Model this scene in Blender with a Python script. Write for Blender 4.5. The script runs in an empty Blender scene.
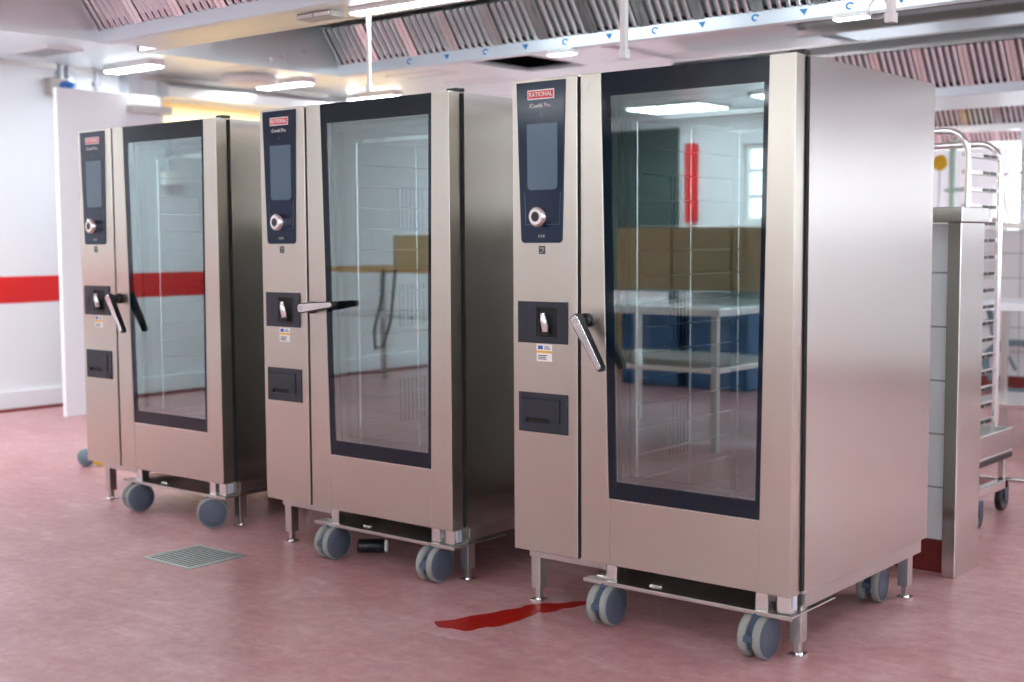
import bpy, math, random
from mathutils import Vector, Matrix
random.seed(4)
S = bpy.context.scene
COL = S.collection
PI = math.pi
R = math.radians

# ------------------------------------------------------------------ materials
def new_mat(name):
    m = bpy.data.materials.new(name); m.use_nodes = True
    nt = m.node_tree
    return m, nt, nt.nodes['Principled BSDF']

def plain(name, col, rough=.5, metal=0., spec=.5, coat=0., noise=0., nscale=8., emit=None, es=0.):
    m, nt, b = new_mat(name)
    b.inputs['Base Color'].default_value = (*col, 1)
    b.inputs['Roughness'].default_value = rough
    b.inputs['Metallic'].default_value = metal
    b.inputs['Specular IOR Level'].default_value = spec
    b.inputs['Coat Weight'].default_value = coat
    if noise:
        tc = nt.nodes.new('ShaderNodeTexCoord')
        n = nt.nodes.new('ShaderNodeTexNoise'); n.inputs['Scale'].default_value = nscale
        n.inputs['Detail'].default_value = 4
        nt.links.new(tc.outputs['Object'], n.inputs['Vector'])
        mx = nt.nodes.new('ShaderNodeMix'); mx.data_type = 'RGBA'
        mx.inputs['A'].default_value = (*[c*(1-noise) for c in col], 1)
        mx.inputs['B'].default_value = (*[min(1, c*(1+noise)) for c in col], 1)
        nt.links.new(n.outputs['Fac'], mx.inputs['Factor'])
        nt.links.new(mx.outputs['Result'], b.inputs['Base Color'])
    if emit:
        b.inputs['Emission Color'].default_value = (*emit, 1)
        b.inputs['Emission Strength'].default_value = es
    return m

def steel(name, col, rough=.26, aniso=.0, stretch=(2, 2, 2), amp=.02, rvar=.03, rot=0., bump=0.):
    """brushed metal: fine stretched streaks in colour and roughness"""
    m, nt, b = new_mat(name)
    b.inputs['Metallic'].default_value = 1
    tc = nt.nodes.new('ShaderNodeTexCoord')
    mp = nt.nodes.new('ShaderNodeMapping'); mp.inputs['Scale'].default_value = stretch
    n = nt.nodes.new('ShaderNodeTexNoise'); n.inputs['Scale'].default_value = 6; n.inputs['Detail'].default_value = 6
    nt.links.new(tc.outputs['Object'], mp.inputs['Vector']); nt.links.new(mp.outputs['Vector'], n.inputs['Vector'])
    n2 = nt.nodes.new('ShaderNodeTexNoise'); n2.inputs['Scale'].default_value = 2.2; n2.inputs['Detail'].default_value = 3
    nt.links.new(tc.outputs['Object'], n2.inputs['Vector'])
    mx = nt.nodes.new('ShaderNodeMix'); mx.data_type = 'RGBA'
    mx.inputs['A'].default_value = (*[c*(1-amp) for c in col], 1)
    mx.inputs['B'].default_value = (*[min(1, c*(1+amp)) for c in col], 1)
    nt.links.new(n.outputs['Fac'], mx.inputs['Factor'])
    nt.links.new(mx.outputs['Result'], b.inputs['Base Color'])
    ad = nt.nodes.new('ShaderNodeMath'); ad.operation = 'ADD'
    nt.links.new(n.outputs['Fac'], ad.inputs[0]); nt.links.new(n2.outputs['Fac'], ad.inputs[1])
    mr = nt.nodes.new('ShaderNodeMapRange')
    mr.inputs['From Min'].default_value = .6; mr.inputs['From Max'].default_value = 1.4
    mr.inputs['To Min'].default_value = rough-rvar; mr.inputs['To Max'].default_value = rough+rvar
    nt.links.new(ad.outputs[0], mr.inputs['Value']); nt.links.new(mr.outputs['Result'], b.inputs['Roughness'])
    if aniso:
        t = nt.nodes.new('ShaderNodeTangent'); t.direction_type = 'RADIAL'; t.axis = 'Z'
        nt.links.new(t.outputs['Tangent'], b.inputs['Tangent'])
        b.inputs['Anisotropic'].default_value = aniso
        b.inputs['Anisotropic Rotation'].default_value = rot
    if bump:
        bp = nt.nodes.new('ShaderNodeBump'); bp.inputs['Strength'].default_value = bump; bp.inputs['Distance'].default_value = .02
        nt.links.new(n2.outputs['Fac'], bp.inputs['Height']); nt.links.new(bp.outputs['Normal'], b.inputs['Normal'])
    return m

def glass_mat(name, tint, refl, rough=.0):
    """thin coated pane: a mirror-like share of reflection over clear transmission"""
    m = bpy.data.materials.new(name); m.use_nodes = True
    nt = m.node_tree; nt.nodes.clear()
    o = nt.nodes.new('ShaderNodeOutputMaterial')
    g = nt.nodes.new('ShaderNodeBsdfGlossy'); g.inputs['Color'].default_value = (.76, .95, .96, 1); g.inputs['Roughness'].default_value = rough
    t = nt.nodes.new('ShaderNodeBsdfTransparent'); t.inputs['Color'].default_value = (*tint, 1)
    lw = nt.nodes.new('ShaderNodeLayerWeight'); lw.inputs['Blend'].default_value = .35
    mr = nt.nodes.new('ShaderNodeMapRange'); mr.inputs['To Min'].default_value = refl; mr.inputs['To Max'].default_value = min(1, refl+.45)
    mix = nt.nodes.new('ShaderNodeMixShader')
    nt.links.new(lw.outputs['Fresnel'], mr.inputs['Value'])
    ge = nt.nodes.new('ShaderNodeNewGeometry')      # the coating is on the outer face only
    iv = nt.nodes.new('ShaderNodeMath'); iv.operation = 'SUBTRACT'; iv.inputs[0].default_value = 1
    nt.links.new(ge.outputs['Backfacing'], iv.inputs[1])
    mu = nt.nodes.new('ShaderNodeMath'); mu.operation = 'MULTIPLY'
    nt.links.new(mr.outputs['Result'], mu.inputs[0]); nt.links.new(iv.outputs[0], mu.inputs[1])
    nt.links.new(mu.outputs[0], mix.inputs['Fac'])
    nt.links.new(t.outputs[0], mix.inputs[1]); nt.links.new(g.outputs[0], mix.inputs[2])
    nt.links.new(mix.outputs[0], o.inputs['Surface'])
    return m

def floor_mat():
    m, nt, b = new_mat('red_resin_floor')
    tc = nt.nodes.new('ShaderNodeTexCoord')
    def noise(sc, det, rough=.6, vec=None):
        n = nt.nodes.new('ShaderNodeTexNoise'); n.inputs['Scale'].default_value = sc
        n.inputs['Detail'].default_value = det; n.inputs['Roughness'].default_value = rough
        nt.links.new(vec or tc.outputs['Object'], n.inputs['Vector']); return n
    big = noise(.9, 5); mid = noise(3.2, 8, .7)
    mp = nt.nodes.new('ShaderNodeMapping'); mp.inputs['Scale'].default_value = (1.3, 4, 1); mp.inputs['Rotation'].default_value = (0, 0, 1.2)
    nt.links.new(tc.outputs['Object'], mp.inputs['Vector'])
    str_ = noise(2.0, 6, .75, mp.outputs['Vector'])
    fine = noise(60, 4)
    ramp = nt.nodes.new('ShaderNodeValToRGB')
    e = ramp.color_ramp.elements
    e[0].position = .40; e[0].color = (.38, .165, .163, 1)
    e[1].position = .60; e[1].color = (.62, .40, .41, 1)
    k = e.new(.5); k.color = (.50, .262, .266, 1)
    mix = nt.nodes.new('ShaderNodeMix'); mix.data_type = 'FLOAT'; mix.inputs[0].default_value = .55
    nt.links.new(big.outputs['Fac'], mix.inputs[2]); nt.links.new(mid.outputs['Fac'], mix.inputs[3])
    mix2 = nt.nodes.new('ShaderNodeMix'); mix2.data_type = 'FLOAT'; mix2.inputs[0].default_value = .3
    nt.links.new(mix.outputs[0], mix2.inputs[2]); nt.links.new(str_.outputs['Fac'], mix2.inputs[3])
    grain = noise(19, 6, .75)
    mix3 = nt.nodes.new('ShaderNodeMix'); mix3.data_type = 'FLOAT'; mix3.inputs[0].default_value = .30
    nt.links.new(mix2.outputs[0], mix3.inputs[2]); nt.links.new(grain.outputs['Fac'], mix3.inputs[3])
    nt.links.new(mix3.outputs[0], ramp.inputs['Fac'])
    # pale scuff marks and drag lines
    sr = nt.nodes.new('ShaderNodeMapRange'); sr.inputs['From Min'].default_value = .58; sr.inputs['From Max'].default_value = .74
    sr.inputs['To Max'].default_value = .55
    nt.links.new(str_.outputs['Fac'], sr.inputs['Value'])
    # thin chalky scratches and white specks
    vo = nt.nodes.new('ShaderNodeTexVoronoi'); vo.inputs['Scale'].default_value = 5.5
    nt.links.new(tc.outputs['Object'], vo.inputs['Vector'])
    sp = nt.nodes.new('ShaderNodeMapRange'); sp.inputs['From Min'].default_value = .030; sp.inputs['From Max'].default_value = .055
    sp.inputs['To Min'].default_value = .8; sp.inputs['To Max'].default_value = 0
    nt.links.new(vo.outputs['Distance'], sp.inputs['Value'])
    sel = nt.nodes.new('ShaderNodeMath'); sel.operation = 'GREATER_THAN'; sel.inputs[1].default_value = .80
    sx = nt.nodes.new('ShaderNodeSeparateColor'); nt.links.new(vo.outputs['Color'], sx.inputs[0]); nt.links.new(sx.outputs[0], sel.inputs[0])
    ml = nt.nodes.new('ShaderNodeMath'); ml.operation = 'MULTIPLY'
    nt.links.new(sp.outputs['Result'], ml.inputs[0]); nt.links.new(sel.outputs[0], ml.inputs[1])
    mxm = nt.nodes.new('ShaderNodeMath'); mxm.operation = 'MAXIMUM'
    nt.links.new(sr.outputs['Result'], mxm.inputs[0]); nt.links.new(ml.outputs[0], mxm.inputs[1])
    m2 = nt.nodes.new('ShaderNodeMix'); m2.data_type = 'RGBA'; m2.inputs['B'].default_value = (.72, .56, .56, 1)
    nt.links.new(mxm.outputs[0], m2.inputs['Factor']); nt.links.new(ramp.outputs['Color'], m2.inputs['A'])
    nt.links.new(m2.outputs['Result'], b.inputs['Base Color'])
    rr = nt.nodes.new('ShaderNodeMapRange'); rr.inputs['To Min'].default_value = .24; rr.inputs['To Max'].default_value = .45
    nt.links.new(mid.outputs['Fac'], rr.inputs['Value']); nt.links.new(rr.outputs['Result'], b.inputs['Roughness'])
    bp = nt.nodes.new('ShaderNodeBump'); bp.inputs['Strength'].default_value = .12; bp.inputs['Distance'].default_value = .004
    nt.links.new(fine.outputs['Fac'], bp.inputs['Height']); nt.links.new(bp.outputs['Normal'], b.inputs['Normal'])
    return m

def tile_mat(name, w=.6, h=.2025, col=(.80, .84, .86), grout=(.35, .38, .40)):
    m, nt, b = new_mat(name)
    tc = nt.nodes.new('ShaderNodeTexCoord')
    sep = nt.nodes.new('ShaderNodeSeparateXYZ'); cmb = nt.nodes.new('ShaderNodeCombineXYZ')
    nt.links.new(tc.outputs['Object'], sep.inputs[0])
    sb = nt.nodes.new('ShaderNodeMath'); sb.operation = 'SUBTRACT'; sb.inputs[1].default_value = .13
    nt.links.new(sep.outputs['X'], cmb.inputs['X']); nt.links.new(sep.outputs['Z'], sb.inputs[0]); nt.links.new(sb.outputs[0], cmb.inputs['Y'])
    br = nt.nodes.new('ShaderNodeTexBrick'); br.offset = 0; br.squash = 1
    br.inputs['Scale'].default_value = 1; br.inputs['Brick Width'].default_value = w; br.inputs['Row Height'].default_value = h
    br.inputs['Mortar Size'].default_value = .004; br.inputs['Mortar Smooth'].default_value = .1
    br.inputs['Color1'].default_value = (*col, 1); br.inputs['Color2'].default_value = (*[c*.97 for c in col], 1)
    br.inputs['Mortar'].default_value = (*grout, 1)
    nt.links.new(cmb.outputs[0], br.inputs['Vector']); nt.links.new(br.outputs['Color'], b.inputs['Base Color'])
    b.inputs['Roughness'].default_value = .18
    return m

M = {}
M['steel'] = steel('brushed_steel', (.595, .56, .495), .29, .5, (2, 2, 110), .022, .02)
M['side'] = steel('brushed_side_steel', (.635, .62, .585), .22, .3, (110, 110, 2), .015, .02, bump=.015)
M['frame'] = steel('frame_steel', (.60, .58, .56), .3)
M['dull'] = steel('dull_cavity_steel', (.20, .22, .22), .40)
M['bright'] = steel('bright_steel', (.78, .78, .77), .2)
M['hood'] = steel('hood_steel', (.77, .79, .79), .32, .0, (20, 1, 1), .03, .06, bump=.06)
M['filter'] = steel('filter_steel', (.82, .88, .92), .24)
M['rack'] = steel('rack_steel', (.92, .93, .93), .22)
M['chrome'] = plain('chrome', (.82, .82, .82), .14, 1)
M['film'] = plain('blue_white_film', (.74, .82, .90), .3, .35)
M['film_mark'] = plain('film_print_blue', (.02, .25, .62), .4)
M['navy'] = plain('navy_glass', (.004, .017, .048), .12, 0, .35, noise=.1, nscale=3)
M['frit'] = plain('black_blue_glass', (.005, .012, .022), .06, 0, .4)
M['screen'] = plain('grey_blue_screen', (.095, .160, .215), .2, 0, .4, noise=.05, nscale=3)
M['black'] = plain('black_plastic', (.012, .013, .015), .4)
M['gap'] = plain('black_gap', (.006, .006, .007), .7)
M['slate'] = plain('slate_plastic', (.014, .019, .031), .42, noise=.08)
M['rubber'] = plain('rubber_grey', (.27, .28, .265), .6)
M['hub'] = plain('hub_blue_grey', (.085, .105, .150), .5, noise=.06)
M['housing'] = plain('caster_housing', (.045, .075, .115), .38)
M['white'] = plain('white_paint', (.83, .87, .90), .55, noise=.02, nscale=1.5)
M['panelwhite'] = plain('panel_white', (.87, .93, .98), .45, noise=.015, nscale=1)
M['whiteplastic'] = plain('white_plastic', (.85, .85, .84), .4)
M['red'] = plain('red_stripe', (.70, .012, .012), .45, noise=.04)
M['cove'] = plain('dark_red_cove', (.20, .022, .020), .35, noise=.2)
M['spill'] = plain('red_liquid', (.34, .007, .004), .3, 0, .12, noise=.25, nscale=14)
M['logored'] = plain('logo_red', (.68, .015, .03), .4)
M['ceil'] = steel('ceiling_metal', (.82, .89, .92), .38, .0, (1, 1, 1), .02, .06, bump=.05)
M['ceil'].node_tree.nodes['Principled BSDF'].inputs['Metallic'].default_value = .55
M['dark'] = plain('plenum_dark', (.012, .012, .013), .9)  # near-black colour stands in for the unlit dark above the ceiling
M['lamp'] = plain('lamp_diffuser', (1, 1, 1), .5, emit=(.93, .97, 1), es=24.)
M['tube'] = plain('hood_tube', (1, 1, 1), .5, emit=(.88, .96, 1), es=9.)
M['panelled'] = plain('led_panel', (1, 1, 1), .5, emit=(.91, .97, 1), es=23.)
M['warm'] = plain('cream_yellow_wall', (.93, .74, .42), .6)
M['tile'] = tile_mat('white_tiles')
M['card'] = plain('cardboard', (.50, .36, .19), .8, noise=.12, nscale=5)
M['wood'] = plain('pine_board', (.52, .30, .12), .55, noise=.15, nscale=6)
M['bluecrate'] = plain('blue_crate_plastic', (.03, .11, .26), .4)
M['greydoor'] = plain('grey_green_door', (.045, .07, .065), .3)
M['hose'] = plain('grey_blue_hose', (.16, .24, .29), .45)
M['yellow'] = plain('yellow_plastic', (.85, .55, .02), .45)
M['green'] = plain('pale_green_paint', (.50, .74, .63), .45)
M['blue'] = plain('blue_plug_plastic', (.02, .14, .46), .4)
M['greybox'] = plain('beige_grey_box', (.42, .40, .37), .5)
M['zinc'] = plain('zinc_pipe', (.55, .58, .62), .35, .7)
M['orange'] = plain('label_yellow', (.80, .50, .05), .5)
M['ink'] = plain('label_ink', (.03, .03, .05), .5)
M['labelblue'] = plain('label_blue', (.05, .12, .40), .5)
M['grate'] = steel('grate_steel', (.58, .67, .68), .35)
M['floor'] = floor_mat()
M['doorglass'] = glass_mat('oven_door_glass', (.96, .985, .985), .36)
M['innerglass'] = glass_mat('oven_inner_glass', (.95, .98, .98), .05)
M['pane'] = glass_mat('window_glass', (.97, .98, .98), .04)

# ------------------------------------------------------------------ mesh builder
class MB:
    def __init__(self): self.v = []; self.f = []; self.m = []; self.s = []
    def _add(self, vs, fs, mi=0, smooth=False):
        o = len(self.v); self.v += [tuple(p) for p in vs]
        for q in fs:
            self.f.append([i+o for i in q]); self.m.append(mi); self.s.append(smooth)
        return self
    def box(self, x0, y0, z0, x1, y1, z1, mi=0):
        vs = [(x, y, z) for z in (z0, z1) for y in (y0, y1) for x in (x0, x1)]
        return self._add(vs, [(0, 2, 3, 1), (4, 5, 7, 6), (0, 1, 5, 4), (2, 6, 7, 3), (0, 4, 6, 2), (1, 3, 7, 5)], mi)
    def prism(self, poly, axis, a, b, mi=0, smooth=False):
        """poly of 2D points extruded along axis: 'y' -> (x,z), 'x' -> (y,z), 'z' -> (x,y)"""
        def P(p, t):
            return {'y': (p[0], t, p[1]), 'x': (t, p[0], p[1]), 'z': (p[0], p[1], t)}[axis]
        n = len(poly)
        vs = [P(p, a) for p in poly]+[P(p, b) for p in poly]
        ar = sum(poly[i][0]*poly[(i+1) % n][1]-poly[(i+1) % n][0]*poly[i][1] for i in range(n))
        flip = (ar > 0) != (axis != 'y')
        if b < a: flip = not flip
        bot = list(range(n)); top = list(range(n, 2*n))
        fs = [bot[::-1], top]+[(i, (i+1) % n, n+(i+1) % n, n+i) for i in range(n)]
        if flip: fs = [tuple(q)[::-1] for q in fs]
        o = len(self.v)
        self._add(vs, fs, mi)
        if smooth:
            for k in range(len(self.s)-n, len(self.s)): self.s[k] = True
        return self
    def tube(self, pts, r, n=10, mi=0, cap=True):
        pts = [Vector(p) for p in pts]; rings = []
        up = None
        for i, p in enumerate(pts):
            d = (pts[min(i+1, len(pts)-1)]-pts[max(i-1, 0)]).normalized()
            if up is None:
                up = Vector((0, 0, 1)) if abs(d.z) < .9 else Vector((1, 0, 0))
            a = d.cross(up).normalized(); up = a.cross(d).normalized()
            rr = r[i] if isinstance(r, (list, tuple)) else r
            rings.append([p+a*rr*math.cos(2*PI*k/n)+up*rr*math.sin(2*PI*k/n) for k in range(n)])
        vs = [q for g in rings for q in g]
        fs = [(i*n+k, i*n+(k+1) % n, (i+1)*n+(k+1) % n, (i+1)*n+k) for i in range(len(pts)-1) for k in range(n)]
        self._add(vs, fs, mi, True)
        if cap:
            self._add(rings[0], [tuple(range(n))[::-1]], mi); self._add(rings[-1], [tuple(range(n))], mi)
        return self
    def lathe(self, prof, c, axis='z', n=24, mi=0):
        """prof: (radius, height along axis)"""
        c = Vector(c); vs = []
        for r, h in prof:
            for k in range(n):
                a = 2*PI*k/n; u, w = r*math.cos(a), r*math.sin(a)
                vs.append(c+Vector({'z': (u, w, h), 'x': (h, u, w), 'y': (w, h, u)}[axis]))
        fs = [(i*n+k, i*n+(k+1) % n, (i+1)*n+(k+1) % n, (i+1)*n+k) for i in range(len(prof)-1) for k in range(n)]
        return self._add(vs, fs, mi, True)
    def build(self, name, mats, parent=None, bevel=0., loc=None, seg=2):
        me = bpy.data.meshes.new(name)
        me.from_pydata(self.v, [], self.f); me.update()
        mats = mats if isinstance(mats, (list, tuple)) else [mats]
        for q in mats: me.materials.append(M[q])
        me.polygons.foreach_set('material_index', self.m); me.polygons.foreach_set('use_smooth', self.s)
        o = bpy.data.objects.new(name, me); COL.objects.link(o)
        if parent: o.parent = parent
        if loc: o.location = loc
        if bevel:
            b = o.modifiers.new('bevel', 'BEVEL'); b.width = bevel; b.segments = seg; b.limit_method = 'ANGLE'; b.angle_limit = R(40)
            b.harden_normals = False
        return o

def box(*a): return MB().box(*a)
def tag(o, label, cat, group=None, kind=None):
    o['label'] = label; o['category'] = cat
    if group: o['group'] = group
    if kind: o['kind'] = kind
    return o
def thing(name, label, cat, loc=(0, 0, 0), rz=0, group=None):
    o = bpy.data.objects.new(name, None); COL.objects.link(o)
    o.location = loc; o.rotation_euler = (0, 0, rz); o.empty_display_size = .1
    return tag(o, label, cat, group)
def struct(o): o['kind'] = 'structure'; return o
def dup(root, loc, rz=0, label=None):
    def cp(o, par):
        c = o.copy(); COL.objects.link(c)
        if par: c.parent = par
        for ch in list(o.children): cp(ch, c)
        return c
    r = cp(root, None); r.location = loc; r.rotation_euler = (0, 0, rz)
    if label: r['label'] = label
    return r
def text(body, size, name, mat, parent, loc, width=None, bold=0., depth=.0006):
    cu = bpy.data.curves.new(name, 'FONT'); cu.body = body; cu.size = size; cu.align_x = 'CENTER'; cu.align_y = 'CENTER'
    cu.extrude = depth; cu.offset = bold
    t = bpy.data.objects.new(name, cu)
    COL.objects.link(t)
    bpy.context.view_layer.update()
    me = bpy.data.meshes.new_from_object(t.evaluated_get(bpy.context.evaluated_depsgraph_get()))
    bpy.data.objects.remove(t)
    me.name = name; me.materials.clear(); me.materials.append(M[mat])
    o = bpy.data.objects.new(name, me); COL.objects.link(o); o.parent = parent
    xs = [v.co.x for v in me.vertices]; w = max(xs)-min(xs)
    k = width/w if width else 1
    for v in me.vertices: v.co.x *= k
    o.location = loc; o.rotation_euler = (PI/2, 0, 0)
    return o

# ------------------------------------------------------------------ room shell
XL, XR, YF, YB, ZC = -9.2, 5.2, -5.6, 15.0, 2.64
struct(box(XL-.3, YF-.3, -.1, XR+.3, YB+.3, 0).build('floor', 'floor'))

def wall_with_holes(name, axis, at, thick, a0, a1, z1, holes, mat='white'):
    """a wall of slabs along axis with rectangular openings (a0,a1,z0,z1)"""
    m = MB(); cuts = sorted({a0, a1, *[h[0] for h in holes], *[h[1] for h in holes]})
    for p, q in zip(cuts[:-1], cuts[1:]):
        hs = sorted([(h[2], h[3]) for h in holes if h[0] <= p and h[1] >= q])
        z = 0.
        for lo, hi in hs+[(z1, z1)]:
            if lo > z+1e-6:
                if axis == 'y': m.box(min(at, at+thick), p, z, max(at, at+thick), q, lo)
                else: m.box(p, min(at, at+thick), z, q, max(at, at+thick), lo)
            z = hi
    return struct(m.build(name, mat))
hatch = (6.58, 9.6, 1.05, 2.455)
wl = wall_with_holes('wall_left', 'y', XL, -.2, YF, YB, ZC+.5, [hatch])
wf_holes = [(-6.95, -6.05, 1.45, 2.28), (-3.2, -.4, .95, 2.45), (.6, 3.8, .95, 2.45)]
wall_with_holes('wall_front', 'x', YF, -.2, XL, XR, ZC+.5, wf_holes)
wr_holes = [(-3.5, -.5, 1.15, 2.45), (.8, 3.8, 1.15, 2.45), (6.4, 8.6, 1.15, 2.45), (9.5, 13.0, 1.15, 2.45)]
wall_with_holes('wall_right', 'y', XR, .2, YF, YB, ZC+.5, wr_holes)
wb_holes = [(-7.6, -6.0, .9, 2.35), (-5.2, -3.7, .9, 2.35), (-3.2, -1.7, .9, 2.35), (-1.2, 1.0, .9, 2.35)]
wall_with_holes('wall_back', 'x', YB, .2, XL, XR, ZC+.5, wb_holes)
# red painted stripes and white baseboards
struct(box(XL, -.1, .82, XL+.004, YB, 1.02).build('trim_1', 'red'))
struct(box(XR-.004, YF, .82, XR, YB, 1.02).build('trim_2', 'red'))
struct(box(XL, YF, .02, XL+.03, YB, .155).build('baseboard_left', 'white', bevel=.006))
struct(box(XL, YF, 0, XL+.045, YB, .022).build('trim_3', 'cove'))
struct(box(XL, YF, 0, XR, YF+.03, .155).build('baseboard_front', 'white', bevel=.006))
struct(box(XR-.03, YF, 0, XR, YB, .155).build('baseboard_right', 'white', bevel=.006))
struct(box(XL, YB-.03, 0, XR, YB, .155).build('baseboard_back', 'white', bevel=.006))

wn = [0]
def window(axis, at, a0, a1, z0, z1, cols, rows, th=.06):
    wn[0] += 1
    def B(m, p, q, lo, hi, t):
        if axis == 'x': m.box(p, at-t/2, lo, q, at+t/2, hi)
        else: m.box(at-t/2, p, lo, at+t/2, q, hi)
    m = MB(); w = .05
    B(m, a0, a0+w, z0, z1, th); B(m, a1-w, a1, z0, z1, th)
    B(m, a0+w, a1-w, z0, z0+w, th); B(m, a0+w, a1-w, z1-w, z1, th)
    for i in range(1, cols):
        c = a0+(a1-a0)*i/cols; B(m, c-.02, c+.02, z0+w, z1-w, th*.8)
    for i in range(1, rows):
        c = z0+(z1-z0)*i/rows; B(m, a0+w, a1-w, c-.02, c+.02, th*.8)
    o = struct(m.build('window_%d' % wn[0], 'whiteplastic'))
    g = MB(); B(g, a0+w, a1-w, z0+w, z1-w, .006); g.build('pane', 'pane', o)
for h in wf_holes: window('x', YF-.1, *h, 3 if h[1]-h[0] < 2 else 2, 3 if h[1]-h[0] < 2 else 1)
for h in wr_holes: window('y', XR+.1, *h, 2, 1)
for h in wb_holes: window('x', YB+.1, *h, 1 if h[1]-h[0] < 2 else 2, 1)

# ceiling of metal panels, two openings where panels are missing
cuts_x = [XL-.2, -6.75, -6.15, -4.06, -1.2, XR+.2]; cuts_y = [YF-.2, 6.9, 7.3, 7.86, 8.42, YB+.2]
def open_cell(x, y):
    return (-6.75 < x < -6.15 and 7.3 < y < 8.42) or (-4.06 < x < -1.2 and 6.9 < y < 7.86)
m = MB()
for xa, xb in zip(cuts_x[:-1], cuts_x[1:]):
    for ya, yb in zip(cuts_y[:-1], cuts_y[1:]):
        if not open_cell((xa+xb)/2, (ya+yb)/2): m.box(xa, ya, ZC, xb, yb, ZC+.03)
ceil = struct(m.build('ceiling', 'ceil'))
struct(MB().box(XL-.2, YF-.2, 3.10, XR+.2, YB+.2, 3.16).build('ceiling_slab', 'dark'))
# plenum sides so that no daylight enters above the ceiling
m = MB()
for x0, y0, x1, y1 in ((-6.95, 7.1, -6.9, 8.65), (-6.0, 7.1, -5.95, 8.65), (-6.95, 7.1, -5.95, 7.15), (-6.95, 8.6, -5.95, 8.65),
                       (-4.3, 6.7, -4.25, 8.0), (-1.05, 6.7, -1.0, 8.0), (-4.3, 6.7, -1.0, 6.75), (-4.3, 8.0, -1.0, 8.05)):
    m.box(x0, y0, ZC+.03, x1, y1, 3.1)
m.build('plenum_lining', 'dark', ceil)
# ceiling joints and exposed rails
m = MB()
for y in (9.6, 11.2): m.box(XL, y-.012, ZC-.004, XR, y+.012, ZC)
for x in (-8.0, -7.9): pass
m.box(-5.95, 8.33, ZC-.005, -5.2, 8.37, ZC); m.box(-4.06, 7.86, ZC-.05, -1.2, 7.93, ZC)
m.build('dark_joint', 'frame', ceil)
m = MB()
m.box(-5.44, 7.6, ZC-.02, -5.39, 8.9, ZC); m.box(-4.06, 7.86, ZC-.015, -4.0, 10.2, ZC); m.box(-4.06, 10.16, ZC-.015, -1, 10.2, ZC)
m.build('ceiling_rail', 'white', ceil)
box(-3.98, 7.95, ZC-.003, -1, 10.14, ZC).build('film_covered_panel', 'film', ceil)
# lower edge strip between left wall and ceiling
struct(box(XL, YF, 2.60, XL+.02, YB, ZC).build('trim_4', 'frame'))

# the low tiled partition behind the ovens, with its steel end post and cap
def low_wall(name, x0, x1, y0, y1, top):
    w = struct(box(x0, y0, .13, x1, y1, top-.06).build(name, 'tile'))
    box(x0, y0+.02, 0, x1, y1-.02, .13).build('cove_base', 'cove', w)
    box(x0, y0-.03, top-.055, x1+.0, y1+.03, top).build('steel_cap', 'side', w, bevel=.004)
    return w
lw = low_wall('wall_middle', -5.7, -1.835, 4.79, 4.95, 1.385)
box(-1.836, 4.752, 0, -1.784, 4.99, 1.33).build('end_post', 'side', lw, bevel=.004)
box(-1.89, 4.735, 1.330, -1.776, 5.005, 1.386).build('post_cap', 'side', lw, bevel=.003)
lw2 = low_wall('wall_rear', -6.5, 2.5, 10.9, 11.05, 1.395)

# ------------------------------------------------------------------ hatch (warm serving opening) on the left wall
y0, y1, z0, z1 = hatch
m = MB()
m.box(XL-1.0, y0-.1, z0-.1, XL-.95, y1+.1, z1+.1)
m.box(XL-1.0, y0-.1, z0-.1, XL-.2, y0-.05, z1+.1); m.box(XL-1.0, y1+.05, z0-.1, XL-.2, y1+.1, z1+.1)
m.box(XL-1.0, y0-.1, z0-.12, XL-.2, y1+.1, z0-.07); m.box(XL-1.0, y0-.1, z1+.1, XL-.2, y1+.1, z1+.15)
hr = struct(m.build('wall_hatch', 'warm'))
m = MB(); m.box(XL-.02, y0-.06, z0-.05, XL+.05, y0, z1); m.box(XL-.02, y1, z0-.05, XL+.05, y1+.06, z1); m.box(XL-.2, y0-.06, z0-.05, XL+.12, y1+.06, z0)
struct(m.build('trim_5', 'frame'))
sh = thing('roller_shutter_box', 'long steel shutter box above the warm lit serving hatch', 'shutter', (XL+.001, 8.2, 2.458))
m = MB(); m.prism([(.0, 0), (.16, 0), (.16, .09), (.10, .135), (0, .135)], 'y', -1.64, 1.4)
m.build('housing', 'hood', sh, bevel=.004)
box(.0, -1.5, -.012, .03, 1.4, 0).build('slat_bottom', 'frame', sh)
lg = thing('hatch_lamp', 'lamp fixed on the ceiling inside the warm serving hatch', 'lamp', (XL-.6, 8.2, z1+.1))
box(-.1, -1.0, -.03, .1, 1.0, 0).build('housing', 'whiteplastic', lg)
box(-.08, -.98, -.036, .08, .98, -.03).build('diffuser', 'lamp', lg)

# ------------------------------------------------------------------ white panel standing before the left wall
wp = thing('white_partition_panel', 'tall plain white panel standing near the left wall behind the farthest oven', 'panel', (-8.58, 5.70, 0))
box(-.02, -.456, 0, .02, .44, 2.388).build('board', 'panelwhite', wp, bevel=.004)
bk = tag(box(-.10, -.17, 0, .0, .17, .055).build('steel_shelf_ledge', 'frame', bevel=.003), 'short grey steel ledge at the upper right edge of the white panel', 'ledge')
bk.location = (-8.46, 6.0, 2.245)

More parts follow.
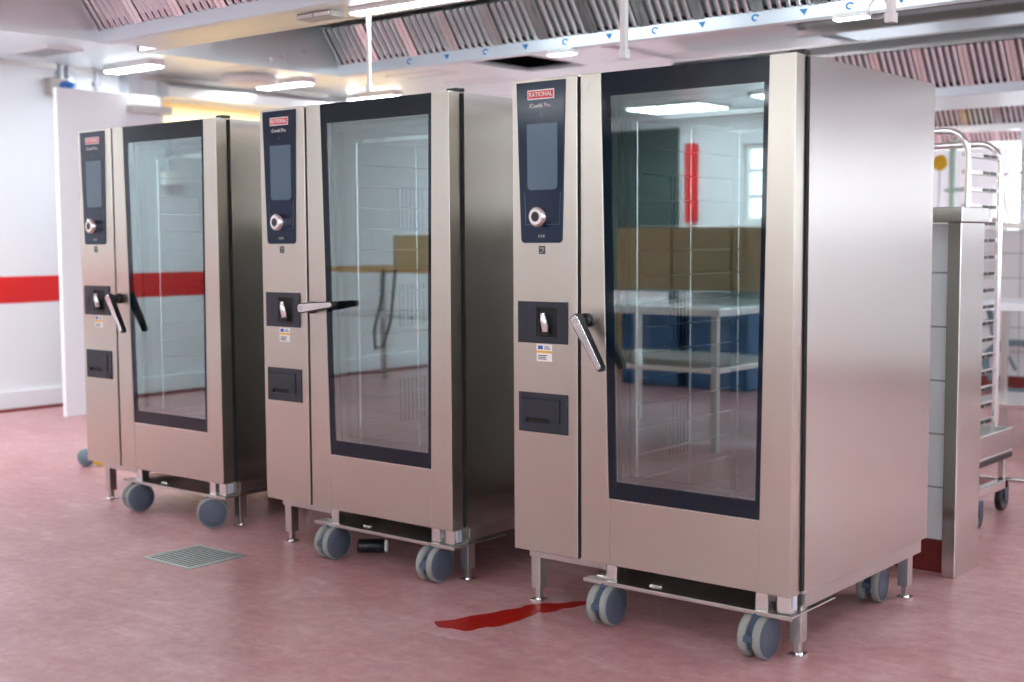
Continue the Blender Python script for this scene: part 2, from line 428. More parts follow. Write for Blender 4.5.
# conduits, socket and plug high on the left wall
def conduit(y, z0, r, x=XL+.03):
    m = MB().tube([(0, 0, z0-ZC), (0, 0, 0)], r, 10)
    for z in (-.12, -.8):
        if ZC+z > z0: m.box(-.03, -r-.012, z-.012, r, r+.012, z+.012)
    o = m.build('conduit', 'zinc'); o.location = (x, y, ZC); return o
tag(conduit(5.665, .16, .016), 'zinc conduit left of the pair beside the wall socket', 'conduit', 'conduits on the left wall')
tag(conduit(5.73, .16, .018), 'zinc conduit right of the pair beside the wall socket', 'conduit', 'conduits on the left wall')
tag(conduit(5.98, .16, .014), 'single thin zinc conduit above the middle of the white panel', 'conduit', 'conduits on the left wall')
jb = tag(box(0, -.07, 0, .12, .07, .60).build('cable_duct', 'zinc', bevel=.004), 'grey boxed duct under the ceiling right of the thin conduit', 'duct'); jb.location = (XL, 6.27, 2.03)
so = thing('wall_socket', 'grey wall socket box with a blue plug and hanging cord on the left wall', 'socket', (XL, 5.60, 2.40))
box(0, -.06, 0, .09, .06, .13).build('box', 'greybox', so, bevel=.008)
MB().tube([(.07, .03, .07), (.11, .07, .085), (.14, .085, .07), (.15, .085, .03)], [.03, .035, .035, .022], 12).build('plug', 'blue', so)
MB().tube([(.15, .085, .03), (.15, .085, -.05), (.13, .06, -.14), (.10, .05, -.2), (.06, .06, -.28), (.03, .07, -.5)], .010, 8).build('cord', 'hose', so)
# second socket further along the same wall, seen in the far oven's glass
so2 = thing('wall_socket', 'white socket box on a conduit, seen mirrored in the farthest oven glass', 'socket', (XL, .47, 1.74))
box(0, -.07, 0, .08, .07, .12).build('box', 'whiteplastic', so2, bevel=.008)
MB().tube([(.03, 0, .12), (.03, 0, .9)], .014, 10).build('pipe', 'zinc', so2)

# ------------------------------------------------------------------ ovens
W, D, ZT, ZB = 1.0526, 1.0227, 1.807, .208
XR_ = W+.010
def make_oven(label):
    t = thing('combi_oven', label, 'oven', (0, 0, 0), 0, 'steel combi ovens in a row')
    # cabinet: walls around the cooking cavity
    m = MB()
    m.box(0, .07, ZB, .315, D, ZT-.002); m.box(1.0, .07, ZB, XR_, D, ZT-.002)
    m.box(.315, .07, 1.735, 1.0, D, ZT-.002); m.box(.315, .07, .212, 1.0, D, .235)
    m.box(.315, .93, .235, 1.0, D, 1.735)
    cab = m.build('cabinet', 'side', t)
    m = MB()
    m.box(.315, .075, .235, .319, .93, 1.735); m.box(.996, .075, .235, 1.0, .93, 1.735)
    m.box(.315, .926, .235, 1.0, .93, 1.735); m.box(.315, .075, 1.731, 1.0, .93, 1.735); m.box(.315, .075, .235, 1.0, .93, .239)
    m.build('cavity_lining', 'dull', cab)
    m = MB()   # air baffle with fan openings on the cavity's left wall
    m.box(.345, .2, .32, .349, .86, 1.66)
    for z in (.6, 1.0, 1.4):
        for q in range(7): m.box(.349, .44+q*.024, z-.09, .351, .45+q*.024, z+.09, 1)
    m.build('air_baffle', ['dull', 'gap'], cab)
    # dark seal behind door and at its side
    m = MB(); m.box(.27, .0602, ZB+.01, .335, .074, ZT-.006); m.box(.98, .0602, ZB+.01, XR_-.004, .074, ZT-.006); m.box(.335, .0602, 1.70, .98, .074, ZT-.006); m.box(.335, .0602, ZB+.01, .98, .074, .26); m.box(.272, .012, ZB+.004, .286, .058, ZT-.006)
    m.build('seal', 'gap', t)
    # left seam strip of the cabinet
    box(-.004, .08, 1.128, .0, D, 1.14).build('seam_strip', 'bright', cab)
    # front control column
    m = MB(); m.box(0, 0, ZB, .272, .069, ZT)
    col = m.build('control_column', 'steel', t, bevel=.0025)
    # control panel glass, tapering towards its foot
    r = .012
    def rp(x0t, x1t, x0b, x1b, zt, zb):
        return [(x0t, zt), (x1t, zt), (x1b, zb+r), (x1b-r*.35, zb+r*.3), (x1b-r, zb), (x0b+r, zb), (x0b+r*.35, zb+r*.3), (x0b, zb+r)]
    cp = MB().prism(rp(.020, .226, .038, .212, 1.798, 1.263), 'y', -.003, .001).build('control_panel', 'navy', t, bevel=.001)
    MB().prism(rp(.066, .194, .068, .193, 1.659, 1.440), 'y', -.0045, -.002).build('display_screen', 'screen', cp)
    # thin outlined field around the dial
    m = MB(); y_ = (-.0038, -.002)
    m.prism([(.054, 1.432), (.0555, 1.432), (.0605, 1.325), (.059, 1.325)], 'y', *y_); m.prism([(.2045, 1.432), (.206, 1.432), (.2015, 1.325), (.200, 1.325)], 'y', *y_)
    m.prism([(.060, 1.3235), (.2005, 1.3235), (.2005, 1.325), (.060, 1.325)], 'y', *y_)
    m.build('dial_outline', 'screen', cp)
    d = MB()
    d.lathe([(.034, 0), (.036, -.016), (.033, -.030), (.027, -.034)], (.126, -.003, 1.350), 'y', 32, 0)
    d.lathe([(.027, -.034), (.024, -.0345)], (.126, -.003, 1.350), 'y', 32, 1)
    d.lathe([(.024, -.0345), (.0205, -.0352), (.0165, -.0352)], (.126, -.003, 1.350), 'y', 32, 1)
    d.lathe([(.0165, -.0352), (.0001, -.0348)], (.126, -.003, 1.350), 'y', 32, 2)
    d.build('dial', ['chrome', 'whiteplastic', 'black'], cp)
    lp = MB().box(.069, -.0042, 1.739, .181, -.003, 1.771, 0).box(.073, -.0047, 1.743, .177, -.004, 1.767, 1)
    lp.build('logo_plate', ['whiteplastic', 'logored'], cp)
    text('RATIONAL', .021, 'brand_lettering', 'whiteplastic', cp, (.125, -.0049, 1.755), .097, .0004)
    text('iCombi', .019, 'model_lettering', 'whiteplastic', cp, (.105, -.0036, 1.718), .054)
    text('Pro', .021, 'model_lettering', 'whiteplastic', cp, (.153, -.0036, 1.718), .026)
    MB().lathe([(.005, 0), (.0035, -.0004), (.0035, 0)], (.126, -.0032, 1.689), 'y', 12).build('sensor_dot', 'screen', cp)
    for i, w_ in enumerate((.006, .006, .010)): box(.112+i*.0095, -.0036, 1.281, .112+i*.0095+w_*.8, -.003, 1.291).build('symbol_mark', 'rubber', cp)
    # small dark emblem sticker under the panel
    m = MB().box(.112, -.0008, 1.226, .139, .0003, 1.253, 0)
    m.box(.116, -.0012, 1.243, .126, -.0007, 1.249, 1).box(.128, -.0012, 1.236, .135, -.0007, 1.249, 1).box(.116, -.0012, 1.230, .130, -.0007, 1.234, 1)
    m.build('emblem_sticker', ['ink', 'rubber'], col)
    # hand shower recess
    m = MB()
    x0, x1, za, zb = .025, .232, .926, 1.066; hx0, hx1, hz0, hz1 = .103, .192, .948, 1.046
    for a in ((x0, za, hx0, zb), (hx1, za, x1, zb), (hx0, za, hx1, hz0), (hx0, hz1, hx1, zb)): m.box(a[0], -.006, a[1], a[2], .0, a[3])
    m.box(hx0, -.0004, hz0, hx1, .0006, hz1, 1)
    m.prism([(hx0, hz0), (hx0+.02, hz0), (hx0+.006, hz1), (hx0, hz1)], 'y', -.004, -.0004, 1)
    m.box(.036, -.0075, .965, .063, -.006, 1.012)
    sr = m.build('shower_recess', ['slate', 'gap'], t, bevel=.0015)
    m = MB().tube([(.150, -.012, .968), (.151, -.016, .99), (.147, -.020, 1.01), (.143, -.018, 1.028)], [.013, .0145, .013, .009], 14, 0)
    m.tube([(.150, -.010, .956), (.150, -.012, .968)], .016, 14, 1)
    m.build('hand_shower', ['chrome', 'black'], sr)
    # care-drawer
    m = MB(); x0, x1, za, zb = .026, .233, .622, .757
    for a in ((x0, za, x0+.012, zb), (x1-.03, za, x1, zb), (x0+.012, za, x1-.03, za+.032), (x0+.012, zb-.02, x1-.03, zb)): m.box(a[0], -.005, a[1], a[2], .001, a[3])
    m.box(x0+.012, -.0005, za+.032, x1-.03, .0006, zb-.02, 1)
    dr = m.build('care_drawer', ['slate', 'gap'], t, bevel=.0015)
    m = MB(); m.prism([(x0+.014, .655), (.060, .655), (.064, .672), (.158, .672), (.162, .655), (x1-.032, .655), (x1-.032, zb-.022), (x0+.014, zb-.022)], 'y', -.008, -.0006)
    m.box(.060, -.003, .648, .165, -.0007, .655)
    m.build('drawer_front', 'slate', dr, bevel=.001)
    # rating label
    m = MB().box(.101, -.0008, .865, .166, .0003, .922, 0).box(.101, -.0011, .893, .166, -.0005, .901, 1)
    m.box(.107, -.0011, .905, .128, -.0005, .918, 2)
    for z in (.871, .877, .883): m.box(.108, -.0011, z, .108+random.uniform(.03, .05), -.0005, z+.003, 3)
    m.box(.134, -.0011, .906, .160, -.0005, .909, 3).box(.134, -.0011, .913, .156, -.0005, .916, 3)
    m.build('rating_label', ['whiteplastic', 'orange', 'labelblue', 'ink'], col)
    # door: two tapering stiles and a foot panel around the window
    wtl, wtr, wbl, wbr, wzb = .365, .967, .396, .947, .428
    m = MB(); g = .0007
    fx = lambda z: wtl+(wbl-wtl)*(ZT-z)/(ZT-wzb)
    gx = lambda z: wtr+(wbr-wtr)*(ZT-z)/(ZT-wzb)
    m.prism([(.286, ZB), (fx(ZB), ZB), (wtl, ZT), (.286, ZT)], 'y', 0, .060)
    m.prism([(gx(ZB), ZB), (W, ZB), (W, ZT), (wtr, ZT)], 'y', 0, .060)
    m.prism([(fx(ZB)+g, ZB), (gx(ZB)-g, ZB), (wbr-g, wzb-.001), (wbl+g, wzb-.001)], 'y', .0012, .060)
    door = m.build('door', 'steel', t, bevel=.0018)
    box(.31, -.0006, 1.765, .322, .0003, 1.778).box(.313, -.0006, 1.752, .318, .0003, 1.757).build('door_mark', 'zinc', door)
    il, ir, jl, jr, zt_, zb_ = .401, .949, .424, .931, 1.731, .486
    m = MB(); o_ = [(wtl+.001, ZT-.001), (wtr-.001, ZT-.001), (wbr-.001, wzb+.001), (wbl+.001, wzb+.001)]; i_ = [(il, zt_), (ir, zt_), (jr, zb_), (jl, zb_)]
    for k in range(4):
        n_ = (k+1) % 4; m.prism([o_[k], o_[n_], i_[n_], i_[k]], 'y', .003, .010)
    m.build('window_border', 'frit', door)
    m = MB()   # bright edge below the glass
    m.box(wbl+.002, .0005, wzb-.0015, wbr-.002, .004, wzb+.0015); m.build('window_edge', 'bright', door)
    MB().prism(i_, 'y', .004, .0075).build('window_pane', 'doorglass', door)
    e = .012
    i2 = [(il+e, zt_-.012), (ir-e, zt_-.012), (jr-e, zb_+.014), (jl+e, zb_+.014)]
    m = MB()
    for k in range(4):
        n_ = (k+1) % 4; m.prism([i_[k], i_[n_], i2[n_], i2[k]], 'y', .040, .058)
    m.build('inner_frame', 'frit', door)
    MB().prism(i2, 'y', .049, .052).build('inner_pane', 'innerglass', door)
    # handle turns on a pivot on the door's left stile
    m = MB()
    m.lathe([(.024, .0), (.024, -.018), (.017, -.022), (.017, -.046)], (0, 0, 0), 'y', 20, 1)
    m.prism([(-.018, .016), (-.010, .022), (.012, .022), (.020, .012), (.0205, -.012), (.0125, -.178), (.006, -.186), (-.004, -.186), (-.0105, -.178), (-.020, -.012)], 'y', -.066, -.044, 1)
    m.prism([(-.015, .013), (-.008, .018), (.009, .018), (.015, .010), (.0155, -.012), (.0095, -.173), (.004, -.179), (-.003, -.179), (-.0085, -.173), (-.016, -.012)], 'y', -.0685, -.066, 0)
    m.lathe([(.008, 0), (.006, -.001), (.006, 0)], (0, -.0683, 0), 'y', 14, 1)
    h = m.build('handle', ['bright', 'black'], door, bevel=.003); h.location = (.312, 0, 1.010)
    # black cap at the top of the door gap
    m = MB().box(W-.045, .035, ZT, W+.010, .075, ZT+.013)
    m.build('hinge_cap', 'black', t, bevel=.003)
    m = MB().box(W-.055, .020, .153, W-.010, .062, ZB-.002).box(W-.010, .030, .160, W-.006, .058, ZB-.004, 1)
    m.build('door_hinge', ['bright', 'film'], t, bevel=.002)
    # base frame, open at the front where the trolley rolls in
    m = MB(); m.box(-.002, .085, .163, .325, D-.045, .214); m.box(.945, .085, .163, XR_-.0015, D-.045, .214); m.box(.325, D-.11, .163, .945, D-.045, .214)
    m.build('base_frame', 'frame', t, bevel=.002)
    for x, y in ((-.004, .098), (XR_-.063, .098), (-.004, D-.105), (XR_-.063, D-.105)):
        m = MB().box(x, y, .045, x+.040, y+.040, .165).box(x+.010, y+.010, .008, x+.030, y+.030, .045)
        lg_ = m.build('leg', 'frame', t, bevel=.002)
        MB().box(x-.004, y-.004, 0, x+.044, y+.044, .006).lathe([(.017, .006), (.015, .011)], (x+.020, y+.020, 0), 'z', 18).build('foot', 'chrome', lg_)
    return t

def make_trolley(label):
    t = thing('oven_rack_trolley', label, 'trolley', (0, 0, 0), 0, 'rack trolleys docked under the ovens')
    x0, x1 = .290, 1.055
    # drip plate in front with upturned rim
    m = MB(); m.box(x0, .006, .143, x1, .30, .148); m.box(x0, .004, .137, x1, .009, .150)
    for a in (.310, .52, .985): m.box(a, .055, .147, a+.045, .085, .153, 1)
    m.build('drip_plate', ['frame', 'bright'], t, bevel=.0012)
    m = MB(); m.box(.40, .30, .135, .93, .90, .165); m.build('base_frame', 'frame', t, bevel=.002)
    for x in (.372, .925):
        m = MB().box(x, .022, .147, x+.042, .064, .225); m.build('upright', 'bright', t, bevel=.002)
    # the tall rack inside the cavity
    for x in (.385, .912):
        for y in (.16, .50, .84):
            MB().tube([(x+.009, y+.009, .245), (x+.009, y+.009, 1.66)], .0065, 14).build('post', 'rack', t)
    for k in range(16):
        z = .30+k*.085
        for x in (.398, .896):
            MB().tube([(x+.010, .165, z), (x+.010, .853, z)], .0045, 8).build('tray_rail', 'rack', t)
    m = MB()
    for y in (.16, .84): m.box(.385, y, 1.66, .93, y+.018, 1.675)
    m.box(.385, .16, 1.66, .403, .858, 1.675); m.box(.912, .16, 1.66, .93, .858, 1.675)
    m.box(.385, .16, .236, .93, .178, .25); m.box(.385, .84, .236, .93, .858, .25)
    m.build('top_frame', 'rack', t)
    # twin-wheel casters
    def caster(x, y):
        c = MB()
        c.lathe([(.0001, .002), (.022, .002), (.022, .024), (.0001, .024)], (0, 0, .118), 'z', 16)
        c.prism([(-.020, .128), (-.046, .100), (-.052, .066), (-.044, .034), (-.030, .030), (-.022, .060), (.0, .075), (.022, .070), (.040, .080), (.030, .128)], 'x', -.0085, .0085, 0)
        c.prism([(-.040, .096), (-.064, .078), (-.066, .060), (-.046, .066)], 'x', -.017, .017, 0)
        o = c.build('caster', 'housing', t, bevel=.002); o.location = (x, y, 0)
        for s in (-1, 1):
            w = MB(); c0 = (0, .004, .068)
            w.lathe([(.048, s*.012), (.064, s*.012), (.0680, s*.016), (.0680, s*.034), (.065, s*.0385), (.0615, s*.0385)], c0, 'x', 40, 0)
            w.lathe([(.0615, s*.0385), (.0605, s*.0365), (.059, s*.0385), (.03, s*.0395), (.0001, s*.040)], c0, 'x', 40, 1)
            w.lathe([(.0001, s*.012), (.048, s*.012)], c0, 'x', 40, 1)
            w.build('wheel', ['rubber', 'hub'], o)
        return o
    t_c = [caster(.370, .025), caster(.934, .025), caster(.45, .83), caster(.945, .83)]
    return t

OV = [(-2.8409, 3.4502, .007), (-4.2270, 3.5078, -.0092), (-5.6504, 3.5692, .0034)]
A = make_oven('nearest combi oven at the right, door handle hanging down and whole right side in view')
A.location = OV[0][:2]+(0,); A.rotation_euler.z = OV[0][2]
B = dup(A, OV[1][:2]+(0,), OV[1][2], 'middle combi oven of the row, its door handle turned level')
C = dup(A, OV[2][:2]+(0,), OV[2][2], 'farthest combi oven at the left, red wall stripe mirrored in its glass')
def kids(o, name):
    out = []
    for c in o.children_recursive:
        if c.name.split('.')[0] == name: out.append(c)
    return out
kids(A, 'handle')[0].rotation_euler.y = R(-32)
kids(B, 'handle')[0].rotation_euler.y = R(-96)
kids(C, 'handle')[0].rotation_euler.y = R(-34)
TA = make_trolley('rack trolley inside the nearest oven, its front casters showing below the door')
TA.location = A.location; TA.rotation_euler = A.rotation_euler
TB = dup(TA, B.location.copy(), OV[1][2], 'rack trolley inside the middle oven, black pipe end lying beneath its plate')
TC = dup(TA, C.location.copy(), OV[2][2], 'rack trolley inside the farthest oven, casters swivelled to face the camera')
for cs, angs in ((kids(TA, 'caster'), (0, -2, 10, 6)), (kids(TB, 'caster'), (-2, 2, 12, 8)), (kids(TC, 'caster'), (-14, -38, 20, 10))):
    for c, a in zip(cs, angs): c.rotation_euler.z = R(a)

# ------------------------------------------------------------------ exhaust hoods
def hood(label, x0, x1, y0, y1, z0, fh, lipmat='hood', near=True, marks=None, lamps=(), top=None, xf=None):
    t = thing('exhaust_hood', label, 'hood', ((x0+x1)/2, y1, z0), 0, 'steel exhaust hoods')
    ox, oy, oz = (x0+x1)/2, y1, z0
    H = top or .27
    m = MB()
    a, b = x0-ox, x1-ox
    m.box(a, y0-oy, 0, a+.015, 0, H); m.box(b-.015, y0-oy, 0, b, 0, H)
    m.box(a, -.012, 0, b, 0, H)
    m.box(a, y0-oy, H, b, 0, H+.012)
    if near: m.box(a, y0-oy, 0, b, y0-oy+.012, H)
    m.build('canopy', 'hood', t)
    l = box(a+.015, -.055, 0, b-.015, -.012, .065).build('lip', lipmat, t, bevel=.003)
    if near: box(a+.015, y0-oy+.012, 0, b-.015, y0-oy+.055, .065).build('lip', 'hood', t, bevel=.003)
    # baffle filters: corrugated panels leaning back over the lip
    pw = .295; n = int((x1-x0-.04)/pw)
    def bank(flip, first):
        ya, za, yb, zb = -.045, .066, -.045-.62*fh*1.15, .066+fh
        src = first
        for k in range(n):
            if src is None:
                m = MB()
                def P(u, v, h):   # u along x, v 0..1 up the slope, h outward
                    L = math.hypot(yb-ya, zb-za); ny, nz = -(zb-za)/L, (yb-ya)/L
                    y_, z_ = ya+(yb-ya)*v+ny*h, za+(zb-za)*v+nz*h
                    return (u, y_, z_)
                def ridge(u0, u1, v0, v1, h0, h1, mi=0):
                    vs = [P(u, v, h) for h in (h0, h1) for v in (v0, v1) for u in (u0, u1)]
                    m._add(vs, [(0, 1, 3, 2), (4, 6, 7, 5), (0, 4, 5, 1), (2, 3, 7, 6), (0, 2, 6, 4), (1, 5, 7, 3)], mi)
                ridge(.002, pw-.002, 0, 1, 0, .004, 2)  # dark backing plate: shade between the baffles put into its colour
                ridge(.002, .030, 0, 1, .004, .018); ridge(pw-.030, pw-.002, 0, 1, .004, .018)
                for i in range(5):
                    u = .036+i*.0455
                    # rounded baffle: slanted flanks and a narrow crown
                    vs = [P(u+uu, vv, hh) for vv in (.02, 1) for uu, hh in ((.010, .004), (.014, .018), (.020, .025), (.030, .025), (.036, .018), (.040, .004))]
                    m._add(vs, [(q, q+1, q+7, q+6) for q in range(5)]+[(5, 4, 3, 2, 1, 0), (6, 7, 8, 9, 10, 11)], 0)
                    ridge(u-.004, u+.009, 0.0, .10, .004, .012, 1)
                o = m.build('baffle_filter', ['filter', 'gap', 'dull'], t, bevel=.002); src = o
            else:
                o = src.copy(); COL.objects.link(o); o.parent = t
            u0 = a+.02+k*pw
            if not flip: o.location = (u0, 0, 0)
            else:
                o.location = (u0+pw, y0-oy, 0); o.rotation_euler.z = PI
        return src
    s = bank(False, None)
    if near: bank(True, s)
    nl = int((x1-x0)//1.6)
    if near:
        for q in range(nl):
            xx = a+.9+q*1.55
            box(xx, y0-oy+.45, H-.05, xx+1.1, y0-oy+.57, H).build('tube_lamp', 'tube', t)
    if marks:
        for px, kind in marks:
            m = MB()
            if kind == 'c':
                for i in range(9):
                    a0, a1 = R(20+i*30), R(20+(i+1)*30)
                    m.prism([(px-ox+q*math.cos(w), .034+q*.8*math.sin(w)) for q, w in ((.020, a0), (.020, a1), (.011, a1), (.011, a0))], 'y', -.0562, -.0548)
            else:
                m.prism([(px-ox-.020, .046), (px-ox+.020, .046), (px-ox+.004, .018)], 'y', -.0562, -.0548)
            m.build('film_mark', 'film_mark', t)
    for lx, ly in lamps:
        q = MB(); q.box(lx-ox-.075, ly-oy-.03, -.022, lx-ox+.075, ly-oy+.03, 0)
        la = q.build('lamp_housing', 'whiteplastic', t, bevel=.003)
        MB().box(lx-ox-.07, ly-oy-.024, -.026, lx-ox-.003, ly-oy+.024, -.022).box(lx-ox+.003, ly-oy-.024, -.026, lx-ox+.07, ly-oy+.024, -.022).build('diffuser', 'panelled', la)
    return t
marks = [(-2.86, 'c'), (-3.38, 'c'), (-2.42, 'c'), (-3.9, 'c'), (-3.13, 't'), (-2.63, 't'), (-3.64, 't'), (-4.15, 't'), (-4.41, 'c'), (-4.68, 't'), (-2.2, 't'), (-1.98, 'c'), (-4.95, 'c')]
hood('exhaust hood nearest the camera, cut by the top left corner of the picture', -5.36, 1.3, .9, 3.57, 2.19, .30, 'film', True)
hood('exhaust hood right above the ovens, blue printed film along its lower lip', -5.52, 1.3, 3.83, 5.2, 2.2, .185, 'film', True, marks, ((-3.93, 5.16), (-2.40, 5.12)))
jt = tag(box(-5.36, 3.572, 0, 1.3, 3.828, .04).build('hood_joint_channel', 'hood', bevel=.002), 'flat steel channel joining the two hoods above the ovens', 'channel'); jt.location = (0, 0, 2.2)
hood('exhaust hood in the right distance just above the oven top edge', -5.2, 3.0, 8.12, 8.45, 2.185, .24, 'film', False, top=.36)
hood('exhaust hood in the far distance under a cream flange, above the tray trolley', -6.0, 3.0, 11.0, 11.3, 2.175, .18, 'bright', False, top=.3)
hood('exhaust hood farthest back, a thin row of slats below the others', -7.0, 3.0, 13.0, 13.3, 2.17, .12, 'bright', False, top=.3)
fl = tag(box(-4.0, 8.45, 0, 3.0, 9.35, .02).build('hood_flange', 'ceil'), 'cream metal flange between the two distant hoods at right', 'flange'); fl.location = (0, 0, 2.19)

# strip lamp and box under the joint between hoods
sl = thing('strip_lamp', 'bright strip lamp under the joint between the two near hoods', 'lamp', (-3.55, 3.70, 2.2), 0)
box(-.32, -.03, -.02, .32, .03, 0).build('housing', 'whiteplastic', sl); box(-.31, -.025, -.028, .31, .025, -.02).build('diffuser', 'lamp', sl)
jb = thing('junction_lamp', 'small white twin lamp box at the left end of the strip lamp', 'lamp', (-4.05, 3.69, 2.2))
box(-.10, -.04, -.022, .10, .04, 0).build('housing', 'greybox', jb, bevel=.003)
MB().box(-.095, -.045, -.018, -.008, -.040, -.005).box(.008, -.045, -.018, .095, -.040, -.005).build('diffuser', 'whiteplastic', jb)

# white drop pipes hanging from the hood joint
def drop(x, z1, label, hook=False, r=.011):
    m = MB().box(-r, -r, z1-2.2, r, r, 0); t = thing('drop_pipe', label, 'pipe', (x, 3.70, 2.2), 0, 'white drop pipes under the hoods')
    m.build('tube', 'whiteplastic', t, bevel=.002)
    box(-r-.004, -r-.004, z1-2.2, r+.004, r+.004, z1-2.2+.03).build('end_cap', 'whiteplastic', t, bevel=.002)
    if hook:
        MB().tube([(-.01-.03+.03*math.cos(R(a)), 0, z1-2.2+.045+.03*math.sin(R(a))) for a in range(0, 361, 24)], .0025, 6).build('wire_loop', 'zinc', t)
drop(-3.782, 1.864, 'thin white drop pipe above the middle oven', r=.007)
drop(-2.556, 1.882, 'white drop pipe above the left half of the nearest oven')
drop(-1.611, 1.900, 'white drop pipe with a wire loop above the back of the nearest oven', True)

# ------------------------------------------------------------------ ceiling fittings
def lamp(x, y, label, L=.60, Wd=.14):
    t = thing('ceiling_lamp', label, 'lamp', (x, y, ZC), 0, 'strip lamps on the metal ceiling')
    box(-L/2, -Wd/2, -.045, L/2, Wd/2, 0).build('housing', 'whiteplastic', t, bevel=.004)
    box(-L/2+.01, -Wd/2+.01, -.052, L/2-.01, Wd/2-.01, -.045).build('diffuser', 'lamp', t)
    return t
L0 = lamp(-8.68, 5.98, 'strip lamp on the ceiling just right of the white panel top')
dup(L0, (-8.66, 7.47, ZC), 0, 'strip lamp on the ceiling beside the round white disc')
dup(L0, (-8.80, 8.67, ZC), 0, 'strip lamp on the ceiling farthest back, just above the middle oven')
def vent(pts, label, cat='vent'):
    pass
t = thing('ceiling_vent', 'square louvred air vent in the ceiling above the left wall', 'vent', (-8.58, 5.18, ZC))
m = MB()
for a in ((-.26, -.14, -.24, .14), (.24, -.14, .26, .14), (-.24, -.14, .24, -.12), (-.24, .12, .24, .14)): m.box(a[0], a[1], -.02, a[2], a[3], 0)
m.build('frame', 'white', t)
m = MB()
for i in range(6): m.box(-.24, -.11+i*.04, -.014, .24, -.09+i*.04, -.004)
m.build('louvre', 'zinc', t)
t = thing('ceiling_diffuser', 'round white disc on the ceiling left of the middle strip lamp', 'diffuser', (-8.62, 7.05, ZC))
MB().lathe([(.20, 0), (.24, -.03), (.23, -.07), (.15, -.085), (.0001, -.088)], (0, 0, 0), 'z', 32).build('disc', 'whiteplastic', t)
for i, (x, y, l) in enumerate(((-7.50, 7.94, 'flush access panel in the ceiling between the lamps and hood, nearer one'), (-7.44, 8.60, 'flush access panel in the ceiling above the middle oven, farther one'), (-8.45, 6.75, 'flush access panel in the ceiling above the farthest oven'))):
    t = thing('access_panel', l, 'panel', (x, y, ZC), 0, 'flush ceiling panels')
    m = MB()
    for a in ((-.30, -.12, -.285, .12), (.285, -.12, .30, .12), (-.285, -.12, .285, -.105), (-.285, .105, .285, .12)): m.box(a[0], a[1], -.008, a[2], a[3], 0)
    m.build('frame', 'white', t); box(-.28, -.10, -.005, .28, .10, 0).build('plate', 'hood', t)
t = thing('ceiling_unit', 'pale box shaped unit fixed on the ceiling at the upper right', 'ceiling unit', (-3.33, 9.25, ZC))
m = MB().box(-.17, -.13, -.07, .17, .13, 0); m.build('cover', 'whiteplastic', t, bevel=.012)
box(-.19, -.15, -.012, .19, .15, 0).build('base', 'greybox', t)
# fill panels added on the ceiling to brighten the kitchen, mostly out of view
k = 0
names = ['right of the hoods', 'behind the photographer', 'over the far tables']
for x, y in ((-8, -3.6), (-8.2, 1.4), (-8.0, 2.7), (-8.4, 3.9), (-5.0, 6.4), (-.2, 6.2), (-5.6, -4.4), (-7.2, -4.7), (3.4, 12.6), (2.2, 9.6), (4.2, 14.1), (-2.6, -3.6), (-2.2, -1.2), (.6, -3.6), (3.4, -2.6), (3.6, 6.6), (-5.6, 11.9), (-2.6, 11.9), (.6, 11.9), (-7.5, 12.6), (-3.3, 14.2)):
    t = thing('added_fill_panel', 'flat ceiling panel outside the picture, added to brighten the kitchen', 'lamp', (x, y, ZC), 0, 'added fill panels around the kitchen')
    box(-.46, -.31, -.03, .46, .31, 0).build('frame', 'whiteplastic', t); box(-.43, -.28, -.036, .43, .28, -.03).build('diffuser', 'panelled', t)

# ------------------------------------------------------------------ floor things
t = thing('floor_drain', 'square steel floor drain grate in front of the middle oven', 'drain', (-4.315, 3.2, 0))
m = MB()
for a in ((-.155, -.14, -.14, .14), (.14, -.14, .155, .14), (-.14, -.14, .14, -.125), (-.14, .125, .14, .14)): m.box(a[0], a[1], 0, a[2], a[3], .003)
m.build('frame', 'grate', t)
m = MB()
for i in range(11): m.box(-.136+i*.0255, -.125, .0008, -.136+i*.0255+.0125, .125, .0016)
m.build('bars', 'grate', t)
box(-.14, -.125, .0002, .14, .125, .0008).build('sump', 'gap', t)

# red spill: irregular outline on the floor, rounded surface
outl = [(145,265),(185,262),(240,256),(270,248),(300,240),(350,234),(400,226),(440,216),(480,211),(515,207),(535,196),(560,193),(590,188),(620,186),(660,188),(700,185),(740,180),(800,176),(830,177),(830,186),(800,188),(770,194),(740,203),(690,208),(665,218),(640,223),(615,226),(590,222),(570,234),(545,243),(510,258),(480,266),(440,279),(400,286),(370,284),(340,291),(310,300),(280,304),(250,298),(225,292),(210,291),(180,289),(160,284),(150,274)]
F_, PIT, ROL, HC, YAW = 1306.65, .077, -.0055, 1.2727, .69
cpz, spz, crz, srz = math.cos(PIT), math.sin(PIT), math.cos(ROL), math.sin(ROL)
fw = Vector((0, cpz, -spz)); up0 = Vector((0, spz, cpz)); rt0 = Vector((1, 0, 0))
rt = rt0*crz+up0*srz; up = up0*crz-rt0*srz
KR = Matrix.Rotation(YAW, 3, 'Z'); fw, rt, up = KR@fw, KR@rt, KR@up
SPILL = []
for u, v in outl:
    px, py = 400+u/4.267, 560+v/4.267
    d = fw+rt*((px-512)/F_)-up*((py-341)/F_); k_ = -HC/d.z
    SPILL.append((d.x*k_, d.y*k_))
cx = sum(p[0] for p in SPILL)/len(SPILL); cy = sum(p[1] for p in SPILL)/len(SPILL)
m = MB().prism([(p[0]-cx, p[1]-cy) for p in SPILL], 'z', .0003, .0022)
pu = m.build('red_spill', 'spill'); pu.location = (cx, cy, 0)
tag(pu, 'streak of spilled dark red liquid on the floor left of the nearest oven', 'spill')

